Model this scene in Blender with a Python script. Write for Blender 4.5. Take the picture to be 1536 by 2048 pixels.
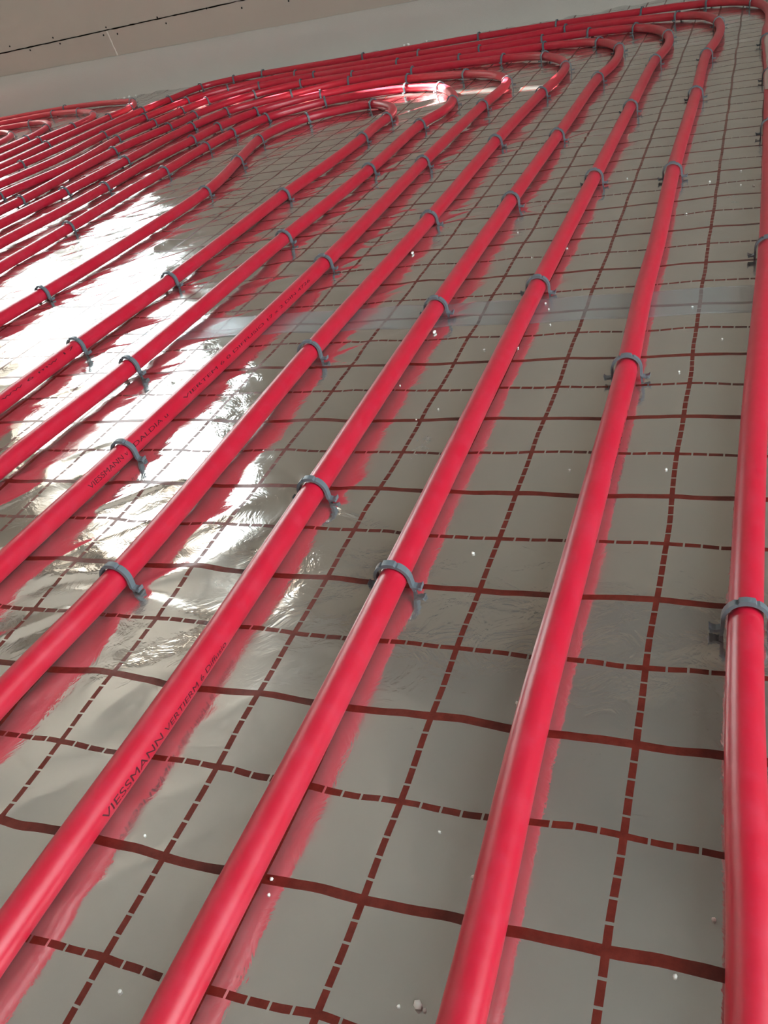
import bpy, bmesh, math, random
import numpy as np
from mathutils import Vector, Matrix

for o in list(bpy.data.objects): bpy.data.objects.remove(o)
scene = bpy.context.scene
COL = scene.collection

# ------------------------------------------------------------------ camera
cam_data = bpy.data.cameras.new('camera')
cam_data.sensor_fit = 'HORIZONTAL'; cam_data.sensor_width = 36.0
cam_data.lens = 1749.966 / 1536 * 36.0
cam_data.clip_start = 0.01; cam_data.clip_end = 200
cam = bpy.data.objects.new('camera', cam_data); COL.objects.link(cam)
cam.location = (0.04272, -0.17562, 0.33086)
cam.rotation_euler = (0.976100, 0.198955, 0.340492)
scene.camera = cam

# ------------------------------------------------------------------ light and exposure
SKY = 2.6          # radiance of the bright overcast sky outside the windows
SUN = 38.0
w = bpy.data.worlds.new('world'); scene.world = w; w.use_nodes = True
bg = w.node_tree.nodes['Background']
bg.inputs[0].default_value = (0.83, 0.97, 0.98, 1); bg.inputs[1].default_value = SKY
sd = bpy.data.lights.new('sun', 'SUN'); sd.energy = SUN; sd.angle = math.radians(0.5); sd.color = (1, .95, .88)
sun = bpy.data.objects.new('sun', sd); COL.objects.link(sun)
SEL = math.radians(30); SDIR = Vector((-0.909*math.cos(SEL), 0.416*math.cos(SEL), math.sin(SEL)))
sun.rotation_euler = SDIR.to_track_quat('Z', 'Y').to_euler(); sun.location = (-6, 5, 4)
for nm, loc, rot, sx, sy in (('sky_portal', (-2.775, 2.995, 1.10), (math.radians(-90), 0, 0), 1.35, 2.2),
                             ('sky_portal', (1.70, -.55, 1.3), (0, math.radians(90), 0), 2.0, 2.3)):
    ld = bpy.data.lights.new(nm, 'AREA'); ld.shape = 'RECTANGLE'; ld.size = sx; ld.size_y = sy
    ld.cycles.is_portal = True
    lo = bpy.data.objects.new(nm, ld); lo.location = loc; lo.rotation_euler = rot; COL.objects.link(lo)
vs = scene.view_settings
vs.view_transform = 'Standard'; vs.look = 'None'; vs.gamma = 1; vs.use_curve_mapping = False
vs.exposure = 1.9
scene.cycles.max_bounces = 10; scene.cycles.glossy_bounces = 6; scene.cycles.diffuse_bounces = 5
scene.cycles.sample_clamp_indirect = 6

# ------------------------------------------------------------------ helpers
def link(name, me, mat=None, parent=None, smooth=False):
    o = bpy.data.objects.new(name, me); COL.objects.link(o)
    if mat is not None and len(me.materials) == 0: me.materials.append(mat)
    if parent is not None: o.parent = parent
    if smooth:
        me.polygons.foreach_set('use_smooth', [True]*len(me.polygons))
    return o
def bm_obj(name, bm, mat=None, parent=None, smooth=False):
    me = bpy.data.meshes.new(name); bm.normal_update(); bm.to_mesh(me); bm.free()
    return link(name, me, mat, parent, smooth)
def add_box(bm, x0, x1, y0, y1, z0, z1):
    m = bmesh.ops.create_cube(bm, size=1)
    for v in m['verts']:
        v.co = Vector(((x0+x1)/2 + v.co.x*(x1-x0), (y0+y1)/2 + v.co.y*(y1-y0), (z0+z1)/2 + v.co.z*(z1-z0)))
    return m['verts']
def tag(o, label=None, cat=None, group=None, kind=None):
    if label: o['label'] = label
    if cat: o['category'] = cat
    if group: o['group'] = group
    if kind: o['kind'] = kind
    return o
def struct(name, bm, mat, label=None, smooth=False):
    o = bm_obj(name, bm, mat, None, smooth); o['kind'] = 'structure'
    if label: o['label'] = label
    return o
def mat_base(name, color, rough=.5, metal=0.0, spec=.5, coat=0.0, coat_r=.1):
    m = bpy.data.materials.new(name); m.use_nodes = True
    b = m.node_tree.nodes['Principled BSDF']
    b.inputs['Base Color'].default_value = (*color, 1)
    b.inputs['Roughness'].default_value = rough; b.inputs['Metallic'].default_value = metal
    b.inputs['Specular IOR Level'].default_value = spec
    b.inputs['Coat Weight'].default_value = coat; b.inputs['Coat Roughness'].default_value = coat_r
    return m
class NT:
    def __init__(s, m): s.t = m.node_tree; s.b = s.t.nodes['Principled BSDF']
    def n(s, typ, **kw):
        x = s.t.nodes.new(typ)
        for k, v in kw.items(): setattr(x, k, v)
        return x
    def l(s, a, b): s.t.links.new(a, b)
    def m(s, op, a, b=None, c=None, clamp=False):
        x = s.t.nodes.new('ShaderNodeMath'); x.operation = op; x.use_clamp = clamp
        for i, v in enumerate((a, b, c)):
            if v is None: continue
            if isinstance(v, (int, float)): x.inputs[i].default_value = v
            else: s.l(v, x.inputs[i])
        return x.outputs[0]
    def noise(s, vec, scale, detail=3, rough=.5, dist=0.0):
        x = s.t.nodes.new('ShaderNodeTexNoise'); s.l(vec, x.inputs['Vector'])
        x.inputs['Scale'].default_value = scale; x.inputs['Detail'].default_value = detail
        x.inputs['Roughness'].default_value = rough; x.inputs['Distortion'].default_value = dist
        return x.outputs['Fac']
    def ramp(s, f, stops):
        x = s.t.nodes.new('ShaderNodeValToRGB'); s.l(f, x.inputs[0])
        e = x.color_ramp.elements
        while len(e) < len(stops): e.new(.5)
        for i, (p, c) in enumerate(stops):
            e[i].position = p; e[i].color = (c, c, c, 1) if isinstance(c, (int, float)) else (*c, 1)
        return x.outputs[0]
    def mix(s, f, a, b):
        x = s.t.nodes.new('ShaderNodeMix'); x.data_type = 'RGBA'
        if isinstance(f, (int, float)): x.inputs[0].default_value = f
        else: s.l(f, x.inputs[0])
        for i, v in ((6, a), (7, b)):
            if isinstance(v, tuple): x.inputs[i].default_value = (*v, 1)
            else: s.l(v, x.inputs[i])
        return x.outputs[2]
    def bump(s, h, strength, dist, nrm=None):
        x = s.t.nodes.new('ShaderNodeBump'); s.l(h, x.inputs['Height'])
        x.inputs['Strength'].default_value = strength; x.inputs['Distance'].default_value = dist
        if nrm is not None: s.l(nrm, x.inputs['Normal'])
        return x.outputs[0]

# ------------------------------------------------------------------ materials
def make_foil():
    m = mat_base('printed_foil', (.72, .70, .68), .13, 1.0)
    k = NT(m); geo = k.n('ShaderNodeNewGeometry'); sep = k.n('ShaderNodeSeparateXYZ')
    k.l(geo.outputs['Position'], sep.inputs[0]); X, Y = sep.outputs[0], sep.outputs[1]
    P0 = geo.outputs['Position']
    off = k.n('ShaderNodeVectorMath', operation='ADD'); off.inputs[1].default_value = (7.3, 2.1, 0); k.l(P0, off.inputs[0])
    wob = lambda vec, sc, amp: k.m('MULTIPLY', k.m('SUBTRACT', k.noise(vec, sc, 1), .5), amp)
    X = k.m('ADD', X, wob(off.outputs[0], 10, .005))                 # the foil is slack, so its print wanders a little
    Y = k.m('ADD', Y, k.m('ADD', wob(P0, 13, .0085), wob(off.outputs[0], 34, .003)))
    def dist_to(v, period, off=0.0):      # distance to the nearest multiple of period
        return k.m('ABSOLUTE', k.m('SUBTRACT', k.m('MODULO', k.m('ADD', v, 100*period - off + period/2), period), period/2))
    def line(v, off, half): return k.m('LESS_THAN', dist_to(v, .10, off), half)
    def dash(v):                            # 1 = ink, 0 = gap between dashes
        gap = k.m('LESS_THAN', dist_to(v, .01), .0006)
        cross = k.m('LESS_THAN', dist_to(v, .05), .004)
        return k.m('SUBTRACT', 1, k.m('MULTIPLY', gap, k.m('SUBTRACT', 1, cross)))
    xd = k.m('MULTIPLY', line(X, 0, .0016), dash(Y))
    xs = line(X, .05, .0020)
    yd = k.m('MULTIPLY', line(Y, .05, .0017), dash(X))
    ys = line(Y, 0, .0024)
    ink = k.m('MAXIMUM', k.m('MAXIMUM', xd, xs), k.m('MAXIMUM', yd, ys))
    wear = k.noise(geo.outputs['Position'], 160, 4, .7)
    smear = k.noise(geo.outputs['Position'], 9, 4, .6, .6)
    scr = k.noise(geo.outputs['Position'], 45, 6, .7, 1.5)
    inkc = k.mix(k.ramp(wear, [(.35, 0), (.8, 1)]), (.105, .010, .006), (.19, .028, .02))
    k.l(k.mix(ink, (.66, .64, .62), inkc), k.b.inputs['Base Color'])
    k.l(k.m('SUBTRACT', .90, k.m('MULTIPLY', ink, .83)), k.b.inputs['Metallic'])
    rr = k.m('ADD', k.m('MULTIPLY', k.ramp(smear, [(.5, 0), (.72, 1)]), .20), k.m('MULTIPLY', k.ramp(scr, [(.55, 0), (.8, 1)]), .10))
    rough = k.m('ADD', rr, .085)
    k.l(k.m('MAXIMUM', rough, k.m('MULTIPLY', ink, .28)), k.b.inputs['Roughness'])
    b1 = k.bump(k.noise(geo.outputs['Position'], 38, 4, .6, .8), .32, .0016)
    b2 = k.bump(scr, .12, .0005, b1)
    k.l(b2, k.b.inputs['Normal'])
    return m
M_FOIL = make_foil()

def make_pipe():
    m = mat_base('red_pipe_plastic', (.62, .012, .035), .34, 0, .75)
    k = NT(m); tc = k.n('ShaderNodeNewGeometry')
    n1 = k.noise(tc.outputs['Position'], 60, 5, .65)
    n2 = k.noise(tc.outputs['Position'], 14, 3, .6)
    k.l(k.mix(k.ramp(n1, [(.45, 0), (.85, 1)]), (.54, .005, .030), (.58, .030, .065)), k.b.inputs['Base Color'])
    k.l(k.m('ADD', k.m('MULTIPLY', k.ramp(n2, [(.25, 0), (.85, 1)]), .12), .30), k.b.inputs['Roughness'])
    k.l(k.bump(n1, .08, .0003), k.b.inputs['Normal'])
    return m
M_PIPE = make_pipe()
pb = M_PIPE.node_tree.nodes['Principled BSDF']; pb.inputs['Sheen Weight'].default_value = .05; pb.inputs['Sheen Roughness'].default_value = .5; pb.inputs['Sheen Tint'].default_value = (1, .55, .62, 1)
M_INK = mat_base('black_print_ink', (.07, .006, .012), .5)
def make_clip():
    m = mat_base('grey_clip_plastic', (.135, .155, .18), .38, 0, .5)
    k = NT(m); tc = k.n('ShaderNodeTexCoord')
    k.l(k.bump(k.noise(tc.outputs['Object'], 900, 2), .15, .0002), k.b.inputs['Normal'])
    return m
M_CLIP = make_clip()
def make_wall(name, c1, c2, sc=60, bs=.3):
    m = mat_base(name, c1, .85, 0, .2); k = NT(m); g = k.n('ShaderNodeNewGeometry')
    k.l(k.mix(k.noise(g.outputs['Position'], 3.5, 4, .6), c1, c2), k.b.inputs['Base Color'])
    k.l(k.bump(k.noise(g.outputs['Position'], sc*4, 3), bs, .0012), k.b.inputs['Normal'])
    return m
M_WALL = make_wall('plasterboard_paper', (.44, .385, .335), (.47, .415, .36))
M_EDGE = make_wall('edge_strip_foam', (.52, .485, .45), (.55, .52, .485), 90, .6)
M_GROOVE = mat_base('board_joint_shadow', (.06, .045, .03), .9)
M_FILL = mat_base('joint_filler', (.66, .62, .56), .9)
M_SCREW = mat_base('black_screw', (.02, .018, .018), .5, .6)
M_CEIL = make_wall('ceiling_board', (.42, .405, .39), (.45, .43, .415))
M_FRAME = mat_base('window_frame_white', (.8, .8, .8), .35)
M_GLASS = mat_base('window_glass', (1, 1, 1), 0.0); M_GLASS.node_tree.nodes['Principled BSDF'].inputs['Alpha'].default_value = .06
M_OUT = make_wall('outdoor_paving', (.30, .30, .28), (.36, .36, .34))
M_FOAM = mat_base('white_foam', (.86, .85, .82), .8)
# ------------------------------------------------------------------ measured layout (metres on the floor)
PATHS = {
 1: [(-0.86, 0.653), (-0.851, 0.745), (-0.841, 0.923), (-0.842, 1.192), (-0.886, 1.396), (-0.923, 1.569), (-0.91, 1.661), (-0.872, 1.719), (-0.813, 1.748), (-0.75, 1.761), (-0.71, 1.734), (-0.673, 1.692), (-0.648, 1.638), (-0.641, 1.585), (-0.643, 1.511), (-0.637, 1.435), (-0.64, 1.249), (-0.649, 1.107), (-0.649, 0.75), (-0.658, 0.563), (-0.66, 0.423)],
 2: [(-1.043, 0.865), (-1.044, 1.056), (-1.05, 1.231), (-1.051, 1.399), (-1.057, 1.573), (-1.048, 1.69), (-1.015, 1.809), (-0.96, 1.855), (-0.909, 1.888), (-0.822, 1.899), (-0.712, 1.893), (-0.621, 1.851), (-0.59, 1.815), (-0.554, 1.748), (-0.529, 1.673), (-0.521, 1.576), (-0.537, 1.488), (-0.534, 1.195), (-0.542, 0.884), (-0.546, 0.503), (-0.559, 0.305)],
 3: [(-1.155, 0.995), (-1.147, 1.172), (-1.152, 1.323), (-1.162, 1.496), (-1.15, 1.68), (-1.142, 1.789), (-1.101, 1.913), (-1.041, 1.971), (-0.974, 2.006), (-0.871, 2.029), (-0.756, 2.026), (-0.664, 1.992), (-0.59, 1.953), (-0.529, 1.913), (-0.477, 1.854), (-0.442, 1.779), (-0.435, 1.704), (-0.44, 1.575), (-0.442, 1.201), (-0.436, 0.764), (-0.445, 0.335), (-0.45, 0.179)],
 4: [(-1.27, 1.128), (-1.26, 1.325), (-1.259, 1.56), (-1.268, 1.729), (-1.257, 1.865), (-1.225, 1.992), (-1.161, 2.041), (-1.085, 2.076), (-0.951, 2.137), (-0.773, 2.12), (-0.655, 2.113), (-0.534, 2.08), (-0.469, 2.055), (-0.417, 2.017), (-0.373, 1.958), (-0.336, 1.863), (-0.326, 1.766), (-0.335, 1.611), (-0.344, 1.272), (-0.343, 0.903), (-0.346, 0.52), (-0.343, 0.175), (-0.351, 0.064)],
 5: [(-1.361, 1.233), (-1.359, 1.312), (-1.385, 1.695), (-1.348, 1.904), (-1.34, 2.021), (-1.301, 2.116), (-1.246, 2.188), (-1.138, 2.235), (-0.98, 2.226), (-0.805, 2.213), (-0.667, 2.194), (-0.551, 2.178), (-0.453, 2.165), (-0.385, 2.141), (-0.322, 2.108), (-0.28, 2.062), (-0.244, 1.982), (-0.23, 1.896), (-0.228, 1.777), (-0.24, 1.674), (-0.242, 1.258), (-0.245, 0.94), (-0.246, 0.609), (-0.243, 0.286), (-0.242, 0.083), (-0.245, -0.058)],
 6: [(-1.478, 1.369), (-1.445, 1.586), (-1.472, 1.838), (-1.456, 1.999), (-1.45, 2.127), (-1.416, 2.227), (-1.31, 2.326), (-1.15, 2.345), (-1.018, 2.333), (-0.89, 2.32), (-0.64, 2.296), (-0.468, 2.279), (-0.354, 2.258), (-0.245, 2.216), (-0.195, 2.164), (-0.157, 2.079), (-0.136, 1.968), (-0.134, 1.86), (-0.144, 1.752), (-0.148, 1.389), (-0.15, 1.004), (-0.153, 0.651), (-0.151, 0.201), (-0.151, 0.078), (-0.153, -0.057)],
 7: [(-1.574, 1.48), (-1.555, 1.665), (-1.584, 1.94), (-1.569, 2.129), (-1.525, 2.305), (-1.444, 2.391), (-1.363, 2.431), (-1.261, 2.455), (-1.057, 2.434), (-0.855, 2.417), (-0.671, 2.395), (-0.428, 2.391), (-0.284, 2.343), (-0.155, 2.275), (-0.09, 2.219), (-0.056, 2.136), (-0.038, 2.019), (-0.039, 1.875), (-0.051, 1.736), (-0.051, 1.421), (-0.053, 0.997), (-0.049, 0.746), (-0.049, 0.605), (-0.046, 0.465), (-0.046, 0.229), (-0.047, 0.095), (-0.044, -0.027)],
 8: [(-1.678, 1.6), (-1.673, 1.817), (-1.682, 2.181), (-1.675, 2.289), (-1.66, 2.411), (-1.63, 2.558), (-1.545, 2.591), (-1.452, 2.598), (-1.287, 2.583), (-1.088, 2.562), (-0.712, 2.536), (-0.483, 2.51), (-0.248, 2.462), (-0.13, 2.425), (-0.03, 2.362), (0.03, 2.27), (0.053, 2.15), (0.057, 2.0), (0.051, 1.886), (0.057, 1.485), (0.057, 1.153), (0.055, 0.72), (0.047, 0.406), (0.045, 0.236), (0.045, 0.158), (0.047, 0.07), (0.05, 0.007)],
 11: [(-1.769, 1.705), (-1.782, 1.943), (-1.781, 2.231), (-1.779, 2.312), (-1.809, 2.409), (-1.876, 2.493), (-1.928, 2.518), (-2.108, 2.592), (-2.3, 2.625), (-2.5, 2.64), (-2.8, 2.63), (-3.1, 2.5)],
 12: [(-1.869, 1.822), (-1.884, 2.035), (-1.877, 2.193), (-1.892, 2.288), (-1.937, 2.359), (-2.006, 2.425), (-2.102, 2.481), (-2.272, 2.543), (-2.397, 2.542), (-2.483, 2.532), (-2.75, 2.52), (-3.0, 2.4)],
 13: [(-1.982, 1.952), (-1.989, 2.104), (-2.023, 2.215), (-2.062, 2.286), (-2.136, 2.358), (-2.202, 2.387), (-2.281, 2.403), (-2.372, 2.404), (-2.6, 2.41), (-2.9, 2.3)],
 14: [(-2.108, 2.099), (-2.119, 2.144), (-2.151, 2.202), (-2.215, 2.265), (-2.29, 2.309), (-2.42, 2.33), (-2.6, 2.31), (-2.8, 2.2)],
}
TIPX = {1: -0.645, 2: -0.535, 3: -0.44, 4: -0.335, 5: -0.237, 6: -0.143, 7: -0.045, 8: 0.05, 11: 0, 12: 0, 13: 0, 14: 0}
TIPY = {1: 1.64, 2: 1.75, 3: 1.86, 4: 1.9, 5: 2.0, 6: 2.07, 7: 2.14, 8: 2.1}
CLIPS = {
 1: [(-0.840, 0.735), (-0.828, 1.176), (-0.876, 1.379), (-0.914, 1.551), (-0.862, 1.698), (-0.742, 1.740), (-0.633, 1.573), (-0.629, 1.421), (-0.642, 1.093), (-0.641, 0.740), (-0.649, 0.554)],
 2: [(-1.032, 1.045), (-1.035, 1.377), (-1.045, 1.554), (-1.036, 1.670), (-1.004, 1.788), (-0.898, 1.866), (-0.704, 1.870), (-0.613, 1.828), (-0.523, 1.653), (-0.530, 1.470), (-0.529, 1.183), (-0.536, 0.873), (-0.540, 0.498)],
 3: [(-1.139, 1.307), (-1.135, 1.659), (-1.129, 1.768), (-1.088, 1.890), (-0.962, 1.983), (-0.749, 2.004), (-0.584, 1.931), (-0.440, 1.769), (-0.436, 1.561), (-0.436, 1.186), (-0.432, 0.755), (-0.441, 0.332)],
 4: [(-1.248, 1.313), (-1.245, 1.541), (-1.243, 1.843), (-1.211, 1.968), (-1.073, 2.052), (-0.940, 2.112), (-0.764, 2.095), (-0.528, 2.056), (-0.412, 1.994), (-0.330, 1.829), (-0.331, 1.596), (-0.341, 1.260), (-0.339, 0.893), (-0.342, 0.514), (-0.339, 0.173)],
 5: [(-1.344, 1.296), (-1.367, 1.674), (-1.333, 1.881), (-1.325, 1.997), (-1.232, 2.162), (-1.125, 2.209), (-0.966, 2.191), (-0.661, 2.172), (-0.447, 2.133), (-0.316, 2.069), (-0.237, 1.954), (-0.239, 1.659), (-0.240, 1.245), (-0.241, 0.929), (-0.244, 0.603), (-0.239, 0.281)],
 6: [(-1.450, 1.365), (-1.456, 1.816), (-1.440, 1.975), (-1.436, 2.107), (-1.400, 2.201), (-1.298, 2.304), (-1.137, 2.318), (-0.876, 2.284), (-0.632, 2.265), (-0.464, 2.261), (-0.350, 2.232), (-0.242, 2.190), (-0.141, 2.023), (-0.143, 1.742), (-0.146, 1.372), (-0.148, 0.994), (-0.151, 0.647), (-0.147, 0.198)],
 7: [(-1.567, 1.917), (-1.552, 2.104), (-1.508, 2.278), (-1.433, 2.374), (-1.246, 2.427), (-0.846, 2.389), (-0.425, 2.372), (-0.153, 2.248), (-0.043, 2.071), (-0.051, 1.721), (-0.049, 1.411), (-0.052, 0.986), (-0.044, 0.460)],
 8: [(-1.567, 1.671), (-1.650, 2.252), (-1.641, 2.383), (-1.615, 2.534), (-1.522, 2.549), (-1.429, 2.556), (-1.067, 2.510), (-0.698, 2.485), (-0.475, 2.471), (-0.244, 2.445), (-0.097, 2.372), (0.005, 2.276)],
 81: [(0.057, 1.777), (0.057, 1.467), (0.057, 1.138), (0.055, 0.703), (0.044, 0.182)],
 11: [(-1.764, 1.921), (-1.772, 2.223), (-1.759, 2.356), (-1.869, 2.472), (-2.253, 2.612)],
 12: [(-1.863, 2.011), (-1.856, 2.167), (-1.916, 2.331), (-2.079, 2.452), (-2.246, 2.514)],
 13: [(-1.966, 2.079), (-2.019, 2.236), (-2.236, 2.351)],
 14: [(-2.154, 2.208), (-2.30, 2.315)],
}
SCREWS = [[-2.463, 0.228], [-2.265, 0.225], [-2.034, 0.221], [-1.823, 0.217], [-1.631, 0.212], [-2.381, 0.203], [-2.244, 0.203], [-2.054, 0.2], [-1.997, 0.195], [-1.796, 0.195], [-1.504, 0.192], [-1.336, 0.184]]
CRUMBS = [(-0.064, -0.036), (-0.238, 0.565), (-0.335, 0.794), (-0.15, 0.78), (-0.059, 0.116), (-0.144, 0.0), (-0.142, -0.007), (0.048, 0.04), (0.037, 0.021), (-0.19, 0.416), (-0.238, 0.459), (-0.006, 0.33), (-0.069, 0.328), (-0.204, 0.4), (-0.148, 0.525), (-0.008, 0.469), (-0.128, 0.572), (-0.178, 0.522), (-0.006, 0.592), (0.021, 0.526), (0.045, 0.603), (-0.028, 0.85), (0.025, 0.99), (0.026, 0.935), (0.04, 0.928), (-0.009, 0.959), (-0.111, 1.013), (-0.113, 0.233), (-0.061, -0.037), (-0.071, -0.038), (-0.077, 0.037), (-0.057, 0.019), (-0.163, -0.005), (-0.216, 0.007), (-0.185, -0.06), (0.025, -0.004), (-0.045, 0.681), (-0.142, 0.622), (-0.136, 0.607), (-0.216, 0.838), (-0.181, 0.748), (-0.257, -0.007)]
WALLC = [(-2.486, 0.006), (-2.357, 0.0035), (-2.151, 0.004), (-2.059, 0.003), (-2.032, 0.0045), (-2.01, 0.006), (-1.98, 0.0035), (-2.029, 0.004), (-2.207, 0.003), (-2.599, 0.0045), (-1.715, 0.006), (-1.517, 0.0035), (-1.408, 0.004), (-1.367, 0.003), (-0.97, 0.0045), (-0.957, 0.006), (-0.897, 0.0035), (-1.277, 0.004)]
# ------------------------------------------------------------------ room shell
XL, XR, YN, YF, ZC, TH = -4.3, 1.5, -2.6, 2.71, 2.5, .28
W1 = (-3.45, -2.10, 0.0, 2.2)           # balcony door and window side by side in the far wall
XD, SILL = -2.72, .42                   # the door ends and the window sill starts here
W2 = (-1.7, .6, .3, 2.3)                # window in the right wall (y0, y1, ...)
def wall_with_hole(axis, a0, a1, p0, p1, hole):
    bm = bmesh.new(); h0, h1, z0, z1 = hole
    for (u0, u1, v0, v1) in ((a0, h0, 0, ZC), (h1, a1, 0, ZC), (h0, h1, 0, z0), (h0, h1, z1, ZC)):
        if axis == 'x': add_box(bm, u0, u1, p0, p1, v0, v1)
        else: add_box(bm, p0, p1, u0, u1, v0, v1)
    return bm
bmw = wall_with_hole('x', XL-TH, XR+TH, YF, YF+TH, W1); add_box(bmw, XD, W1[1], YF, YF+TH, 0, SILL)
struct('wall_far', bmw, M_WALL, 'grey-brown plasterboard wall at the far side of the room')
struct('wall_right', wall_with_hole('y', YN-TH, YF, XR, XR+TH, W2), M_WALL)
bm = bmesh.new(); add_box(bm, XL-TH, XR, YN-TH, YN, 0, ZC); struct('wall_near', bm, M_WALL)
bm = bmesh.new(); add_box(bm, XL-TH, XL, YN, YF, 0, ZC); struct('wall_left', bm, M_WALL)
bm = bmesh.new(); add_box(bm, XL-TH, XR+TH, YN-TH, YF+TH, ZC, ZC+.2); struct('ceiling', bm, M_CEIL)
bm = bmesh.new(); add_box(bm, -30, 30, -30, 30, -.50, -.40); struct('floor_outdoor_terrace', bm, M_OUT)
def window(name, hole, axis, p):
    a0, a1, z0, z1 = hole; t = .05
    root = bpy.data.objects.new(name, None); COL.objects.link(root); root['kind'] = 'structure'
    bm = bmesh.new()
    for (u0, u1, v0, v1) in ((a0, a0+t, z0, z1), (a1-t, a1, z0, z1), (a0, a1, z0, z0+t), (a0, a1, z1-t, z1)):
        if axis == 'x': add_box(bm, u0, u1, p-.03, p+.03, v0, v1)
        else: add_box(bm, p-.03, p+.03, u0, u1, v0, v1)
    bm_obj('window_frame', bm, M_FRAME, root)
    bm = bmesh.new()
    if axis == 'x': add_box(bm, a0+t, a1-t, p-.004, p+.004, z0+t, z1-t)
    else: add_box(bm, p-.004, p+.004, a0+t, a1-t, z0+t, z1-t)
    bm_obj('window_pane', bm, M_GLASS, root)
window('door_1', (W1[0], XD, 0, W1[3]), 'x', YF+TH-.05)
window('window_1', (XD, W1[1], SILL, W1[3]), 'x', YF+TH-.05)
bm = bmesh.new(); add_box(bm, XL-TH, XR+TH, YN-TH, YF+TH, -.3, -.012); struct('floor_slab', bm, M_OUT)
window('window_2', W2, 'y', XR+TH-.06)
# unseen blocker added outside far window; its slot narrows the sun to a strip
bm = bmesh.new()
add_box(bm, -3.50, -3.45, YF+TH, 3.108, -.4, 3.3)
add_box(bm, -3.50, -3.45, 3.162, 3.35, -.4, 3.3)
add_box(bm, -3.50, -3.45, 3.108, 3.162, 2.02, 3.3)
struct('added_sun_slot_blocker', bm, M_FRAME)

# perimeter foam strip along the foot of the far wall (its top edge follows the photo)
def strip_top(x): return .117 + (.140-.117)*(-1.0-x)/1.56
bm = bmesh.new(); xsn = np.linspace(-2.71, 1.49, 100); rows = []
rng = random.Random(5)
for x in xsn:
    zt = min(.15, strip_top(x)) + rng.uniform(-.0006, .0006)
    yo = YF - .012 + rng.uniform(-.0012, .0012)
    rows.append([bm.verts.new((x, yo-.012, -.002)), bm.verts.new((x, yo-.002, .012)), bm.verts.new((x, yo, zt*.55)),
                 bm.verts.new((x, yo, zt-.001)), bm.verts.new((x, YF-.001, zt))])
for a, b in zip(rows, rows[1:]):
    for i in range(4): bm.faces.new((a[i], b[i], b[i+1], a[i+1]))
struct('baseboard_far', bm, M_EDGE, 'pale grey foam edge strip along the foot of the far wall', True)

# board joint: a dark ragged horizontal gap, a filled vertical seam, screws on both sides
def joint_z(x): return .2125
bm = bmesh.new(); prev = None; rng = random.Random(3)
xx = -2.75
while xx < -.6:
    hw = .0016 + rng.uniform(-.0005, .0007)
    if rng.random() < .05: hw = .0004
    z = joint_z(xx) + rng.uniform(-.0004, .0004) - (.003 if xx > -2.03 else 0)*0
    vs_ = [bm.verts.new((xx, YF-.0012, z-hw)), bm.verts.new((xx, YF-.0012, z+hw))]
    if prev: bm.faces.new((prev[0], vs_[0], vs_[1], prev[1]))
    prev = vs_; xx += .012
bmesh.ops.solidify(bm, geom=bm.faces[:], thickness=.001)
struct('trim_1', bm, M_GROOVE, 'dark horizontal joint between two wall boards')
bm = bmesh.new(); prev = None
for i in range(12):
    z = .132 + (.211-.132)*i/11; x = -2.025 - .012*i/11 + rng.uniform(-.0006, .0006); hw = .0032 + rng.uniform(-.0007, .0007)
    ring = [bm.verts.new((x-hw, YF-.0002, z)), bm.verts.new((x-hw*.4, YF-.0016, z)), bm.verts.new((x+hw*.4, YF-.0016, z)), bm.verts.new((x+hw, YF-.0002, z))]
    if prev:
        for a in range(3): bm.faces.new((prev[a], prev[a+1], ring[a+1], ring[a]))
    prev = ring
struct('trim_2', bm, M_FILL, 'pale filler in the short vertical joint between lower wall boards', True)

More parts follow.
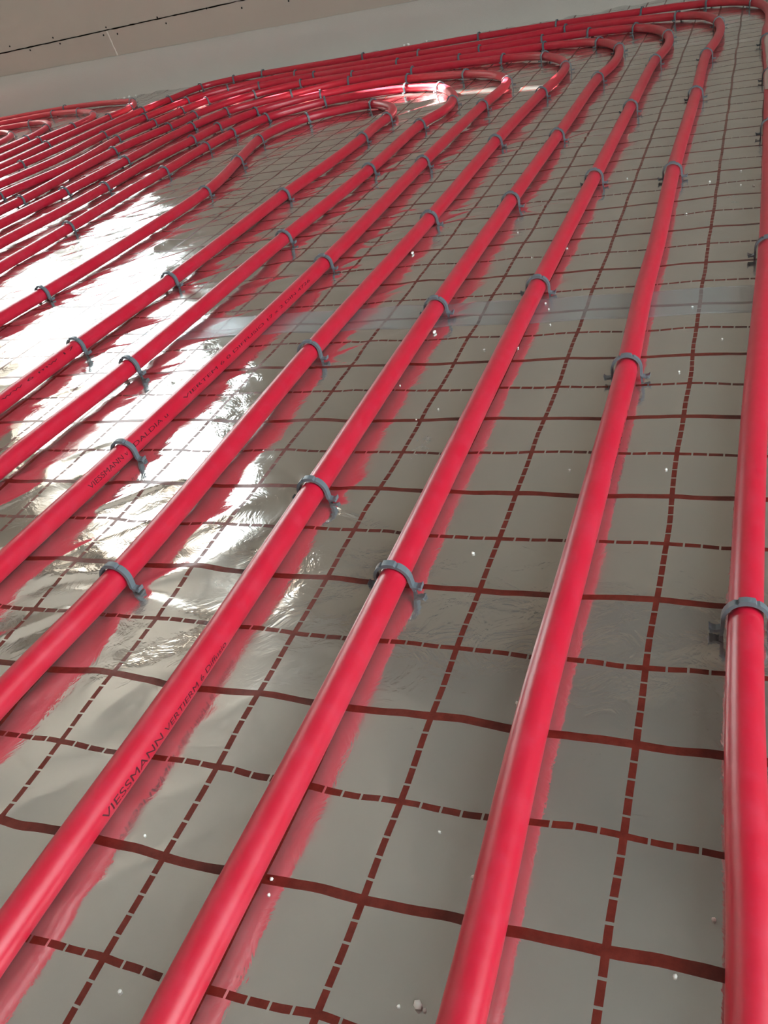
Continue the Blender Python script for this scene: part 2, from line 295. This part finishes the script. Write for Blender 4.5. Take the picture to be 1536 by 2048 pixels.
# ------------------------------------------------------------------ foil floor (height field)
def vnoise(x, y, sc, seed):
    r = np.random.RandomState(seed); T = r.rand(256, 256)
    u = x*sc; v = y*sc; i = np.floor(u).astype(int); j = np.floor(v).astype(int); fu = u-i; fv = v-j
    fu = fu*fu*fu*(fu*(fu*6-15)+10); fv = fv*fv*fv*(fv*(fv*6-15)+10)
    g = lambda a, b: T[a & 255, b & 255]
    return (g(i, j)*(1-fu)+g(i+1, j)*fu)*(1-fv) + (g(i, j+1)*(1-fu)+g(i+1, j+1)*fu)*fv - .5
NEAR_CLIPS = [c for k in CLIPS for c in CLIPS[k] if c[1] < 1.5 and c[0] > -1.3]
def foil_h(x, y):
    h = .0015*vnoise(x+3, y+7, 9, 1) + .0012*vnoise(x*.9+y*.5+5, y-x*.4+2, 19, 2)
    a = x*.72+y*.69; b = -x*.69+y*.72                       # long slack folds running diagonally under the window light
    fold = 1-np.abs(2*vnoise(a*.35+9, b+4, 26, 6))
    left = np.clip((-.12-x)/.25, 0, 1)
    h = h + .0011*left*(fold**4) + .0006*left*vnoise(a*.4, b, 45, 8) + .00012*vnoise(x+2*y, y-.5*x, 48, 12)
    h = h + .0011*(.5-.5*np.cos(2*np.pi*(x-.05)/.1))*(.6+1.2*vnoise(x, y, 7, 4)) - .0009
    for n, (cx, cy) in enumerate(NEAR_CLIPS):
        dx = x-cx; dy = y-cy; r = np.sqrt(dx*dx+dy*dy)
        mk = r < .16
        if not mk.any(): continue
        rm = r[mk]; th = np.arctan2(dy[mk], dx[mk]); rr = random.Random(n*7+1)
        pet = 0
        for q in range(4):
            kq = rr.choice([3, 4, 5, 7, 9]); ph = rr.uniform(0, 6.28)
            pet = pet + rr.uniform(.3, 1)*np.abs(np.cos(kq*th/2+ph))**9
        h[mk] += .0010*pet*(rm/.03)*np.exp(-rm/.032)*(1.9 if cx < -.2 else .45) - .0006*np.exp(-rm/.012)
    cap = .0007 + .0022*(.5-.5*np.cos(2*np.pi*(x-.05)/.1))
    h = np.minimum(h, cap)
    wall = np.clip((y-2.615)/.08, 0, 1)                       # crumpled where it meets the wall
    return h - .0002 + wall*.010*np.clip(vnoise(x, y, 28, 21)+.15, 0, 1)
def flt(x, y): return float(foil_h(np.array([x], float), np.array([y], float))[0])
gx = np.concatenate([np.arange(XL, -1.25, .022), np.arange(-1.25, .20, .0035), np.arange(.20, XR, .03), [XR]])
gy = np.concatenate([np.arange(YN, -.22, .05), np.arange(-.22, 1.3, .0038), np.arange(1.3, YF-.02, .010), [YF-.013]])
def grid_mesh(name, gx, gy, off=0.0):
    GX, GY = np.meshgrid(gx, gy, indexing='ij'); H = foil_h(GX.ravel(), GY.ravel()) + off
    n, mm = len(gx), len(gy)
    co = np.stack([GX.ravel(), GY.ravel(), H], 1).astype(np.float32)
    idx = np.arange(n*mm).reshape(n, mm)
    q = np.stack([idx[:-1, :-1], idx[1:, :-1], idx[1:, 1:], idx[:-1, 1:]], -1).reshape(-1, 4)
    me = bpy.data.meshes.new(name)
    me.vertices.add(len(co)); me.vertices.foreach_set('co', co.ravel())
    me.loops.add(q.size); me.loops.foreach_set('vertex_index', q.ravel().astype(np.int32))
    me.polygons.add(len(q)); me.polygons.foreach_set('loop_start', np.arange(0, q.size, 4, dtype=np.int32))
    me.polygons.foreach_set('use_smooth', np.ones(len(q), bool))
    me.update(calc_edges=True); me.validate()
    return me
fl = link('floor', grid_mesh('floor', gx, gy), M_FOIL); tag(fl, 'silvery insulation foil floor printed with a dark red five centimetre grid', kind='structure')

# clear tape over the seam between two foil sheets
def make_tape():
    m = mat_base('clear_seam_tape', (.80, .86, .92), .34, .85); k = NT(m)
    g = k.n('ShaderNodeNewGeometry')
    k.b.inputs['Alpha'].default_value = .25
    k.l(k.bump(k.noise(g.outputs['Position'], 60, 4, .6), .3, .0008), k.b.inputs['Normal'])
    return m
tp = link('seam_tape', grid_mesh('seam_tape', np.arange(-.60, .072, .004), np.arange(.578, .636, .004), .0004), make_tape())
md = tp.modifiers.new('thickness', 'SOLIDIFY'); md.thickness = .0003
tag(tp, 'strip of clear bluish tape across the foil, sealing a seam under the pipes', 'tape')

# ------------------------------------------------------------------ pipes
R = .0085; ZP = .0093
def catmull(P, step=.006):
    P = [np.array(p, float) for p in P]; P = [2*P[0]-P[1]] + P + [2*P[-1]-P[-2]]; out = []
    for i in range(1, len(P)-2):
        p0, p1, p2, p3 = P[i-1:i+3]
        t = [0]
        for a, b in ((p0, p1), (p1, p2), (p2, p3)): t.append(t[-1] + max(1e-4, np.linalg.norm(b-a)**.5))
        n = max(2, int(np.linalg.norm(p2-p1)/step))
        for s in range(n):
            tt = t[1] + (t[2]-t[1])*s/n
            A1 = (t[1]-tt)/(t[1]-t[0])*p0+(tt-t[0])/(t[1]-t[0])*p1; A2 = (t[2]-tt)/(t[2]-t[1])*p1+(tt-t[1])/(t[2]-t[1])*p2
            A3 = (t[3]-tt)/(t[3]-t[2])*p2+(tt-t[2])/(t[3]-t[2])*p3
            B1 = (t[2]-tt)/(t[2]-t[0])*A1+(tt-t[0])/(t[2]-t[0])*A2; B2 = (t[3]-tt)/(t[3]-t[1])*A2+(tt-t[1])/(t[3]-t[1])*A3
            out.append((t[2]-tt)/(t[2]-t[1])*B1+(tt-t[1])/(t[2]-t[1])*B2)
    out.append(P[-2]); return np.array(out)
def resample(Q, step):
    d = np.r_[0, np.cumsum(np.linalg.norm(np.diff(Q, axis=0), axis=1))]; n = int(d[-1]/step)+1
    s = np.linspace(0, d[-1], n)
    return np.stack([np.interp(s, d, Q[:, 0]), np.interp(s, d, Q[:, 1])], 1)
def smooth(Q, it):
    Q = Q.copy()
    for _ in range(it): Q[1:-1] = .25*Q[:-2]+.5*Q[1:-1]+.25*Q[2:]
    return Q
def path_of(k):
    P = list(PATHS[k])
    if k < 10:
        x0 = P[0][0]; P = [(x0, y) for y in (-.5, -.2, .1, .35)] + ([(x0, P[0][1]-.15)] if P[0][1] > .7 else []) + P
        x1 = P[-1][0]; P = P + [(x1, y) for y in (P[-1][1]-.18, P[-1][1]-.36, min(-.45, P[-1][1]-.5))]
    else:
        x0 = P[0][0]; P = [(x0, y) for y in (-.5, 0, .5, 1.0, P[0][1]-.2)] + P
    return smooth(resample(catmull(P), .008), 8)
def sweep(Q, zf, name):
    n = len(Q); T = np.gradient(Q, axis=0); T /= np.linalg.norm(T, axis=1)[:, None]; S = 28
    th = np.linspace(0, 2*np.pi, S, endpoint=False); N = np.stack([T[:, 1], -T[:, 0]], 1)
    z = zf
    co = np.zeros((n, S, 3)); co[:, :, 0] = Q[:, None, 0]+N[:, None, 0]*np.cos(th)*R; co[:, :, 1] = Q[:, None, 1]+N[:, None, 1]*np.cos(th)*R
    co[:, :, 2] = z[:, None]+np.sin(th)*R
    idx = np.arange(n*S).reshape(n, S); nx = np.roll(idx, -1, 1)
    q = np.stack([idx[:-1], nx[:-1], nx[1:], idx[1:]], -1).reshape(-1, 4)
    me = bpy.data.meshes.new(name)
    me.from_pydata(co.reshape(-1, 3).tolist(), [], q.tolist() + [idx[0][::-1].tolist(), idx[-1].tolist()])
    me.polygons.foreach_set('use_smooth', [True]*len(me.polygons)); return me
ORD = ['zeroth', 'first', 'second', 'third', 'fourth', 'fifth', 'sixth', 'seventh', 'eighth', 'ninth', 'tenth', 'eleventh', 'twelfth', 'thirteenth', 'fourteenth', 'fifteenth', 'sixteenth']
LAB = {1: 'innermost red heating pipe hairpin of the main nest, its tip nearest the camera',
       8: 'outermost red heating pipe hairpin, hugging the far wall and the right edge'}
LAB2 = {11: 'red pipe loop at upper left, tip farthest right and closest to the wall',
        12: 'red pipe loop at upper left, second tip in from the wall',
        13: 'red pipe loop at upper left, third tip in from the wall',
        14: 'red pipe loop at the left edge, last small tip, mostly cut by the frame'}
PATH = {}; PIPE = {}
for k in PATHS:
    Q = path_of(k); s = np.arange(len(Q))*.008
    zf = ZP + .0007*np.sin(s*3.1+k) + .0003*np.sin(s*9+2*k)
    PATH[k] = (Q, zf)
    me = sweep(Q, zf, 'heating_pipe')
    root = bpy.data.objects.new('heating_pipe', None); COL.objects.link(root); root.location = (Q[0][0], Q[0][1], 0)
    tb = link('pipe_tube', me, M_PIPE, root); tb.location = (-Q[0][0], -Q[0][1], 0)
    if k < 10: lab = LAB.get(k, 'red heating pipe hairpin, %s loop outward from the innermost of the main nest' % ORD[k]); g = 'nested pipe loops of the main spiral'
    else: lab = LAB2[k]; g = 'pipe loops at the upper left'
    tag(root, lab, 'pipe', g); PIPE[k] = root

# printed lettering wrapped on the tubes
def lettering(k, text, y0, y1, size, phi0, side=1):
    Q, zf = PATH[k]
    cu = bpy.data.curves.new('txt', 'FONT'); cu.body = text; cu.size = size; cu.extrude = 0
    to = bpy.data.objects.new('txt', cu); COL.objects.link(to)
    dg = bpy.context.evaluated_depsgraph_get(); me = bpy.data.meshes.new_from_object(to.evaluated_get(dg))
    bpy.data.objects.remove(to)
    bm = bmesh.new(); bm.from_mesh(me); bpy.data.meshes.remove(me)
    for i in range(1, 12):
        bmesh.ops.bisect_plane(bm, geom=bm.verts[:]+bm.edges[:]+bm.faces[:], plane_co=(0, size*(-.25+i*.1), 0), plane_no=(0, 1, 0))
    w_ = max(v.co.x for v in bm.verts); sc = (y1-y0)/w_
    half = len(Q)//2; seg = Q[half:][::-1] if side > 0 else Q[:half]; zs = zf[half:][::-1] if side > 0 else zf[:half]
    for v in bm.verts:
        y = y0 + v.co.x*sc; ph = phi0 + v.co.y/R; rr = R+.00012
        cx = float(np.interp(y, seg[:, 1], seg[:, 0])); cz = float(np.interp(y, seg[:, 1], zs))
        v.co = Vector((cx+math.cos(ph)*rr, y, cz+math.sin(ph)*rr))
    o = bm_obj('printed_lettering', bm, M_INK, PIPE[k]); o.location = (-Q[0][0], -Q[0][1], 0)
    o['label'] = 'black lettering printed along the pipe'
lettering(5, 'VIESSMANN', .006, .058, .0062, math.radians(-12))
lettering(5, 'VERTIERM 6 Diffusio', .061, .128, .0052, math.radians(-12))
lettering(3, 'VIESSMANN v', .276, .329, .0062, math.radians(6))
lettering(3, 'DALDIA u', .338, .392, .0052, math.radians(10))
lettering(3, 'VIERTEM 6 0 DIFFUSIO 17 x 2 DIN 4726', .42, .70, .004, math.radians(12))
lettering(7, 'VIESSMANN 17 x 2', .300, .392, .005, math.radians(-15))
lettering(1, 'ww 6 mw 17 x', .42, .56, .004, math.radians(30))

# ------------------------------------------------------------------ clips
def strap_mesh():
    ri, zc, t, hw = .0100, .0095, .0019, .0024
    prof = []                                              # inner then outer centre-line with thickness
    def add(p, n, th): prof.append((p, n, th))
    add((-(ri+.0001), .0035), (-1, 0), t)
    add((-ri, zc-.002), (-1, 0), t)
    for d in range(180, -1, -6):
        a = math.radians(d); th = t + (.0005 if 70 < d < 110 else 0) - (.0008 if d in (114, 66) else 0)
        add((math.cos(a)*ri, zc+math.sin(a)*ri), (math.cos(a), math.sin(a)), th)
    add((ri, zc-.002), (1, 0), t); add((ri+.0001, .0035), (1, 0), t)
    bm = bmesh.new(); prev = None
    for (p, n, th) in prof:
        ring = [bm.verts.new((p[0], -hw, p[1])), bm.verts.new((p[0]+n[0]*th, -hw*.92, p[1]+n[1]*th)),
                bm.verts.new((p[0]+n[0]*th, hw*.92, p[1]+n[1]*th)), bm.verts.new((p[0], hw, p[1]))]
        if prev:
            for a in range(4): bm.faces.new((prev[a], prev[(a+1) % 4], ring[(a+1) % 4], ring[a]))
        else: bm.faces.new(ring)
        prev = ring
    bm.faces.new(prev[::-1])
    bmesh.ops.recalc_face_normals(bm, faces=bm.faces[:])
    me = bpy.data.meshes.new('strap'); bm.to_mesh(me); bm.free(); me.materials.append(M_CLIP); return me
def foot_mesh(s):
    pts = [(.0102, .0052), (.0118, .0040), (.0140, .0034), (.0160, .0038), (.0176, .0052)]; hw = .0024; t = .0020
    bm = bmesh.new(); prev = None
    for i, (x, z) in enumerate(pts):
        ring = [bm.verts.new((s*x, -hw, z-t)), bm.verts.new((s*x, -hw, z)), bm.verts.new((s*x, hw, z)), bm.verts.new((s*x, hw, z-t))]
        if prev:
            for a in range(4): bm.faces.new((prev[a], prev[(a+1) % 4], ring[(a+1) % 4], ring[a]))
        else: bm.faces.new(ring)
        prev = ring
    bm.faces.new(prev[::-1])
    add_box(bm, s*.0162-.0009, s*.0162+.0009, -.0030, .0030, .0015, .0034)
    bmesh.ops.recalc_face_normals(bm, faces=bm.faces[:])
    bmesh.ops.bevel(bm, geom=bm.edges[:], offset=.00018, segments=1, affect='EDGES')
    me = bpy.data.meshes.new('foot'); bm.to_mesh(me); bm.free(); me.materials.append(M_CLIP); return me
def barb_mesh(s):
    bm = bmesh.new()
    x = s*.0112
    v = [bm.verts.new(c) for c in ((x-.0012, -.0016, .0036), (x+.0012, -.0016, .0036), (x+.0012, .0016, .0036), (x-.0012, .0016, .0036), (x, 0, -.010))]
    bm.faces.new(v[:4]); [bm.faces.new((v[i], v[4], v[(i+1) % 4])) for i in range(4)]
    for zz in (.0012, -.003):
        w_ = [bm.verts.new(c) for c in ((x, -.0005, zz), (x, .0005, zz), (x+s*.0030, 0, zz+.0018), (x, 0, zz-.0014))]
        bm.faces.new((w_[0], w_[2], w_[1])); bm.faces.new((w_[0], w_[3], w_[2])); bm.faces.new((w_[1], w_[2], w_[3]))
    bmesh.ops.recalc_face_normals(bm, faces=bm.faces[:])
    me = bpy.data.meshes.new('barb'); bm.to_mesh(me); bm.free(); me.materials.append(M_CLIP); return me
ME = dict(strap=strap_mesh(), footL=foot_mesh(-1), footR=foot_mesh(1), barbL=barb_mesh(-1), barbR=barb_mesh(1))
clip0 = bpy.data.objects.new('pipe_clip', None); COL.objects.link(clip0); clip0.empty_display_size = .01
for nm, me in (('strap', ME['strap']), ('foot', ME['footL']), ('foot', ME['footR']), ('barb', ME['barbL']), ('barb', ME['barbR'])):
    o = bpy.data.objects.new(nm, me); COL.objects.link(o); o.parent = clip0
def dup(root):
    r = root.copy(); COL.objects.link(r)
    for ch in list(root.children):
        c = ch.copy(); COL.objects.link(c); c.parent = r
    return r
rng = random.Random(11); used = False
for k in CLIPS:
    kk = 8 if k == 81 else k
    Q, zf = PATH[kk]
    T = np.gradient(Q, axis=0)
    items = []
    for (cx, cy) in CLIPS[k]:
        d = np.hypot(Q[:, 0]-cx, Q[:, 1]-cy)
        i = int(np.argmin(d)); items.append((i, cx, cy))
    items.sort(); n_right = 0
    tip = TIPX[kk]
    rights = [it for it in items if (k == 81) or (kk < 10 and it[0] > len(Q)//2 and abs(Q[it[0]][0]-tip) < .035 and Q[it[0]][1] < TIPY[kk])]
    lefts = [it for it in items if it not in rights]
    for it in items:
        i = it[0]
        c = dup(clip0) if used else clip0; used = True
        c.location = (Q[i][0], Q[i][1], float(zf[i])-ZP)
        ang = math.atan2(T[i][1], T[i][0]) - math.pi/2 + rng.uniform(-.07, .07)
        c.rotation_euler = (rng.uniform(-.10, .10), rng.uniform(-.05, .05), ang)
        if it in rights:
            run = 9-kk; pos = len(rights)-rights.index(it)
            rn = 'rightmost pipe run' if run == 1 else '%s pipe run from right' % ORD[run]
            lab = 'grey clip on the %s, %s clip up from the bottom' % (rn, ORD[pos])
        elif kk < 10:
            pos = lefts.index(it)+1
            lab = 'grey clip on the %s, %s clip along it from the left edge' % ('innermost nested loop' if kk == 1 else '%s loop outward' % ORD[kk], ORD[pos])
        else:
            lab = 'grey clip on upper-left loop, %s tip in from wall, %s clip along from its leg' % (ORD[kk-10], ORD[items.index(it)+1])
        tag(c, lab, 'clip', 'grey pipe clips')

# ------------------------------------------------------------------ small things
def crumb(x, y, r, z0, seed):
    rr = random.Random(seed); bm = bmesh.new(); bmesh.ops.create_icosphere(bm, subdivisions=1, radius=r)
    for v in bm.verts: v.co *= rr.uniform(.65, 1.15); v.co.z *= .75
    o = bm_obj('foam_crumb', bm, M_FOAM, None, True); o.location = (x, y, z0+r*.55); return o
BIG = {0: ('largest white foam crumb, on the foil near the bottom centre', .0021),
       1: ('oblong white foam crumb beside the fourth pipe run from right', .0028),
       2: ('oblong white foam crumb beside the fifth pipe run from right', .0030),
       3: ('white foam crumb touching the third pipe run from right, farther up', .0030),
       4: ('pale crumb against the left side of second pipe run from right', .0014)}
for i, (x, y) in enumerate(CRUMBS):
    lab, r = BIG.get(i, ('tiny white foam crumb lying loose on the printed foil', .0007 + .0005*((i*37) % 10)/10 + .0004*max(0, y)))
    o = crumb(x, y, r, flt(x, y), i)
    if i in (1, 2): o.scale = (.7, 1.5, .8)
    tag(o, lab, 'crumb', 'foam crumbs on the foil' if i > 4 else None)
for i, (x, r) in enumerate(WALLC):
    o = crumb(x, YF-.034, r, flt(x, YF-.03)+.001, 100+i)
    tag(o, 'white foam crumb at the foot of the far wall behind the pipes', 'crumb', 'foam crumbs along the wall')
for i, (x, z) in enumerate(SCREWS):
    bm = bmesh.new(); bmesh.ops.create_cone(bm, cap_ends=True, segments=14, radius1=.0030, radius2=.0022, depth=.0012)
    add_box(bm, -.0013, .0013, -.0003, .0003, .0005, .0008)
    o = bm_obj('drywall_screw', bm, M_SCREW); o.location = (x, YF-.0009, z); o.rotation_euler = (math.radians(90), 0, 0)
    up = z > joint_z(x)
    same = sorted([s for s in SCREWS if (s[1] > joint_z(s[0])) == up]); p = same.index([x, z])+1
    tag(o, 'black screw in wall board, %s from the left in the row %s the dark joint' % (ORD[p], 'above' if up else 'below'), 'screw', 'wall board screws')

# pale scrap of film lying over the rightmost pipe
def make_scrap():
    m = mat_base('dusty_film', (.40, .27, .25), .6, 0, .3); k = NT(m); g = k.n('ShaderNodeNewGeometry')
    k.l(k.mix(k.noise(g.outputs['Position'], 120, 4), (.46, .33, .31), (.60, .46, .43)), k.b.inputs['Base Color']); return m
Q, zf = PATH[8]; half = len(Q)//2; seg = Q[half:][::-1]
bm = bmesh.new(); ny, nt = 26, 12; y0, y1 = 1.318, 1.77; G = []
for j in range(ny):
    f = j/(ny-1); y = y0+(y1-y0)*f; cx = float(np.interp(y, seg[:, 1], seg[:, 0]))
    if f < .1: a = 38+52*math.sqrt(1-(1-f/.1)**2)
    elif f < .26: a = 92
    elif f < .34: a = 92-30*(f-.26)/.08
    else: a = 62+3*math.sin(f*30)
    if f > .93: a = 62-25*(f-.93)/.07
    row = []
    for i in range(nt):
        ph = math.radians(62+a - (a+95)*i/(nt-1)); rr = R+.0011+.0004*math.sin(f*25+i)
        row.append(bm.verts.new((cx+math.cos(ph)*rr, y, .0098+math.sin(ph)*rr)))
    G.append(row)
for j in range(ny-1):
    for i in range(nt-1): bm.faces.new((G[j][i], G[j][i+1], G[j+1][i+1], G[j+1][i]))
o = bm_obj('film_scrap', bm, make_scrap(), None, True)
md = o.modifiers.new('thickness', 'SOLIDIFY'); md.thickness = .0005; md.offset = 1
tag(o, 'pale dusty scrap of film draped over the rightmost pipe near the top', 'scrap')
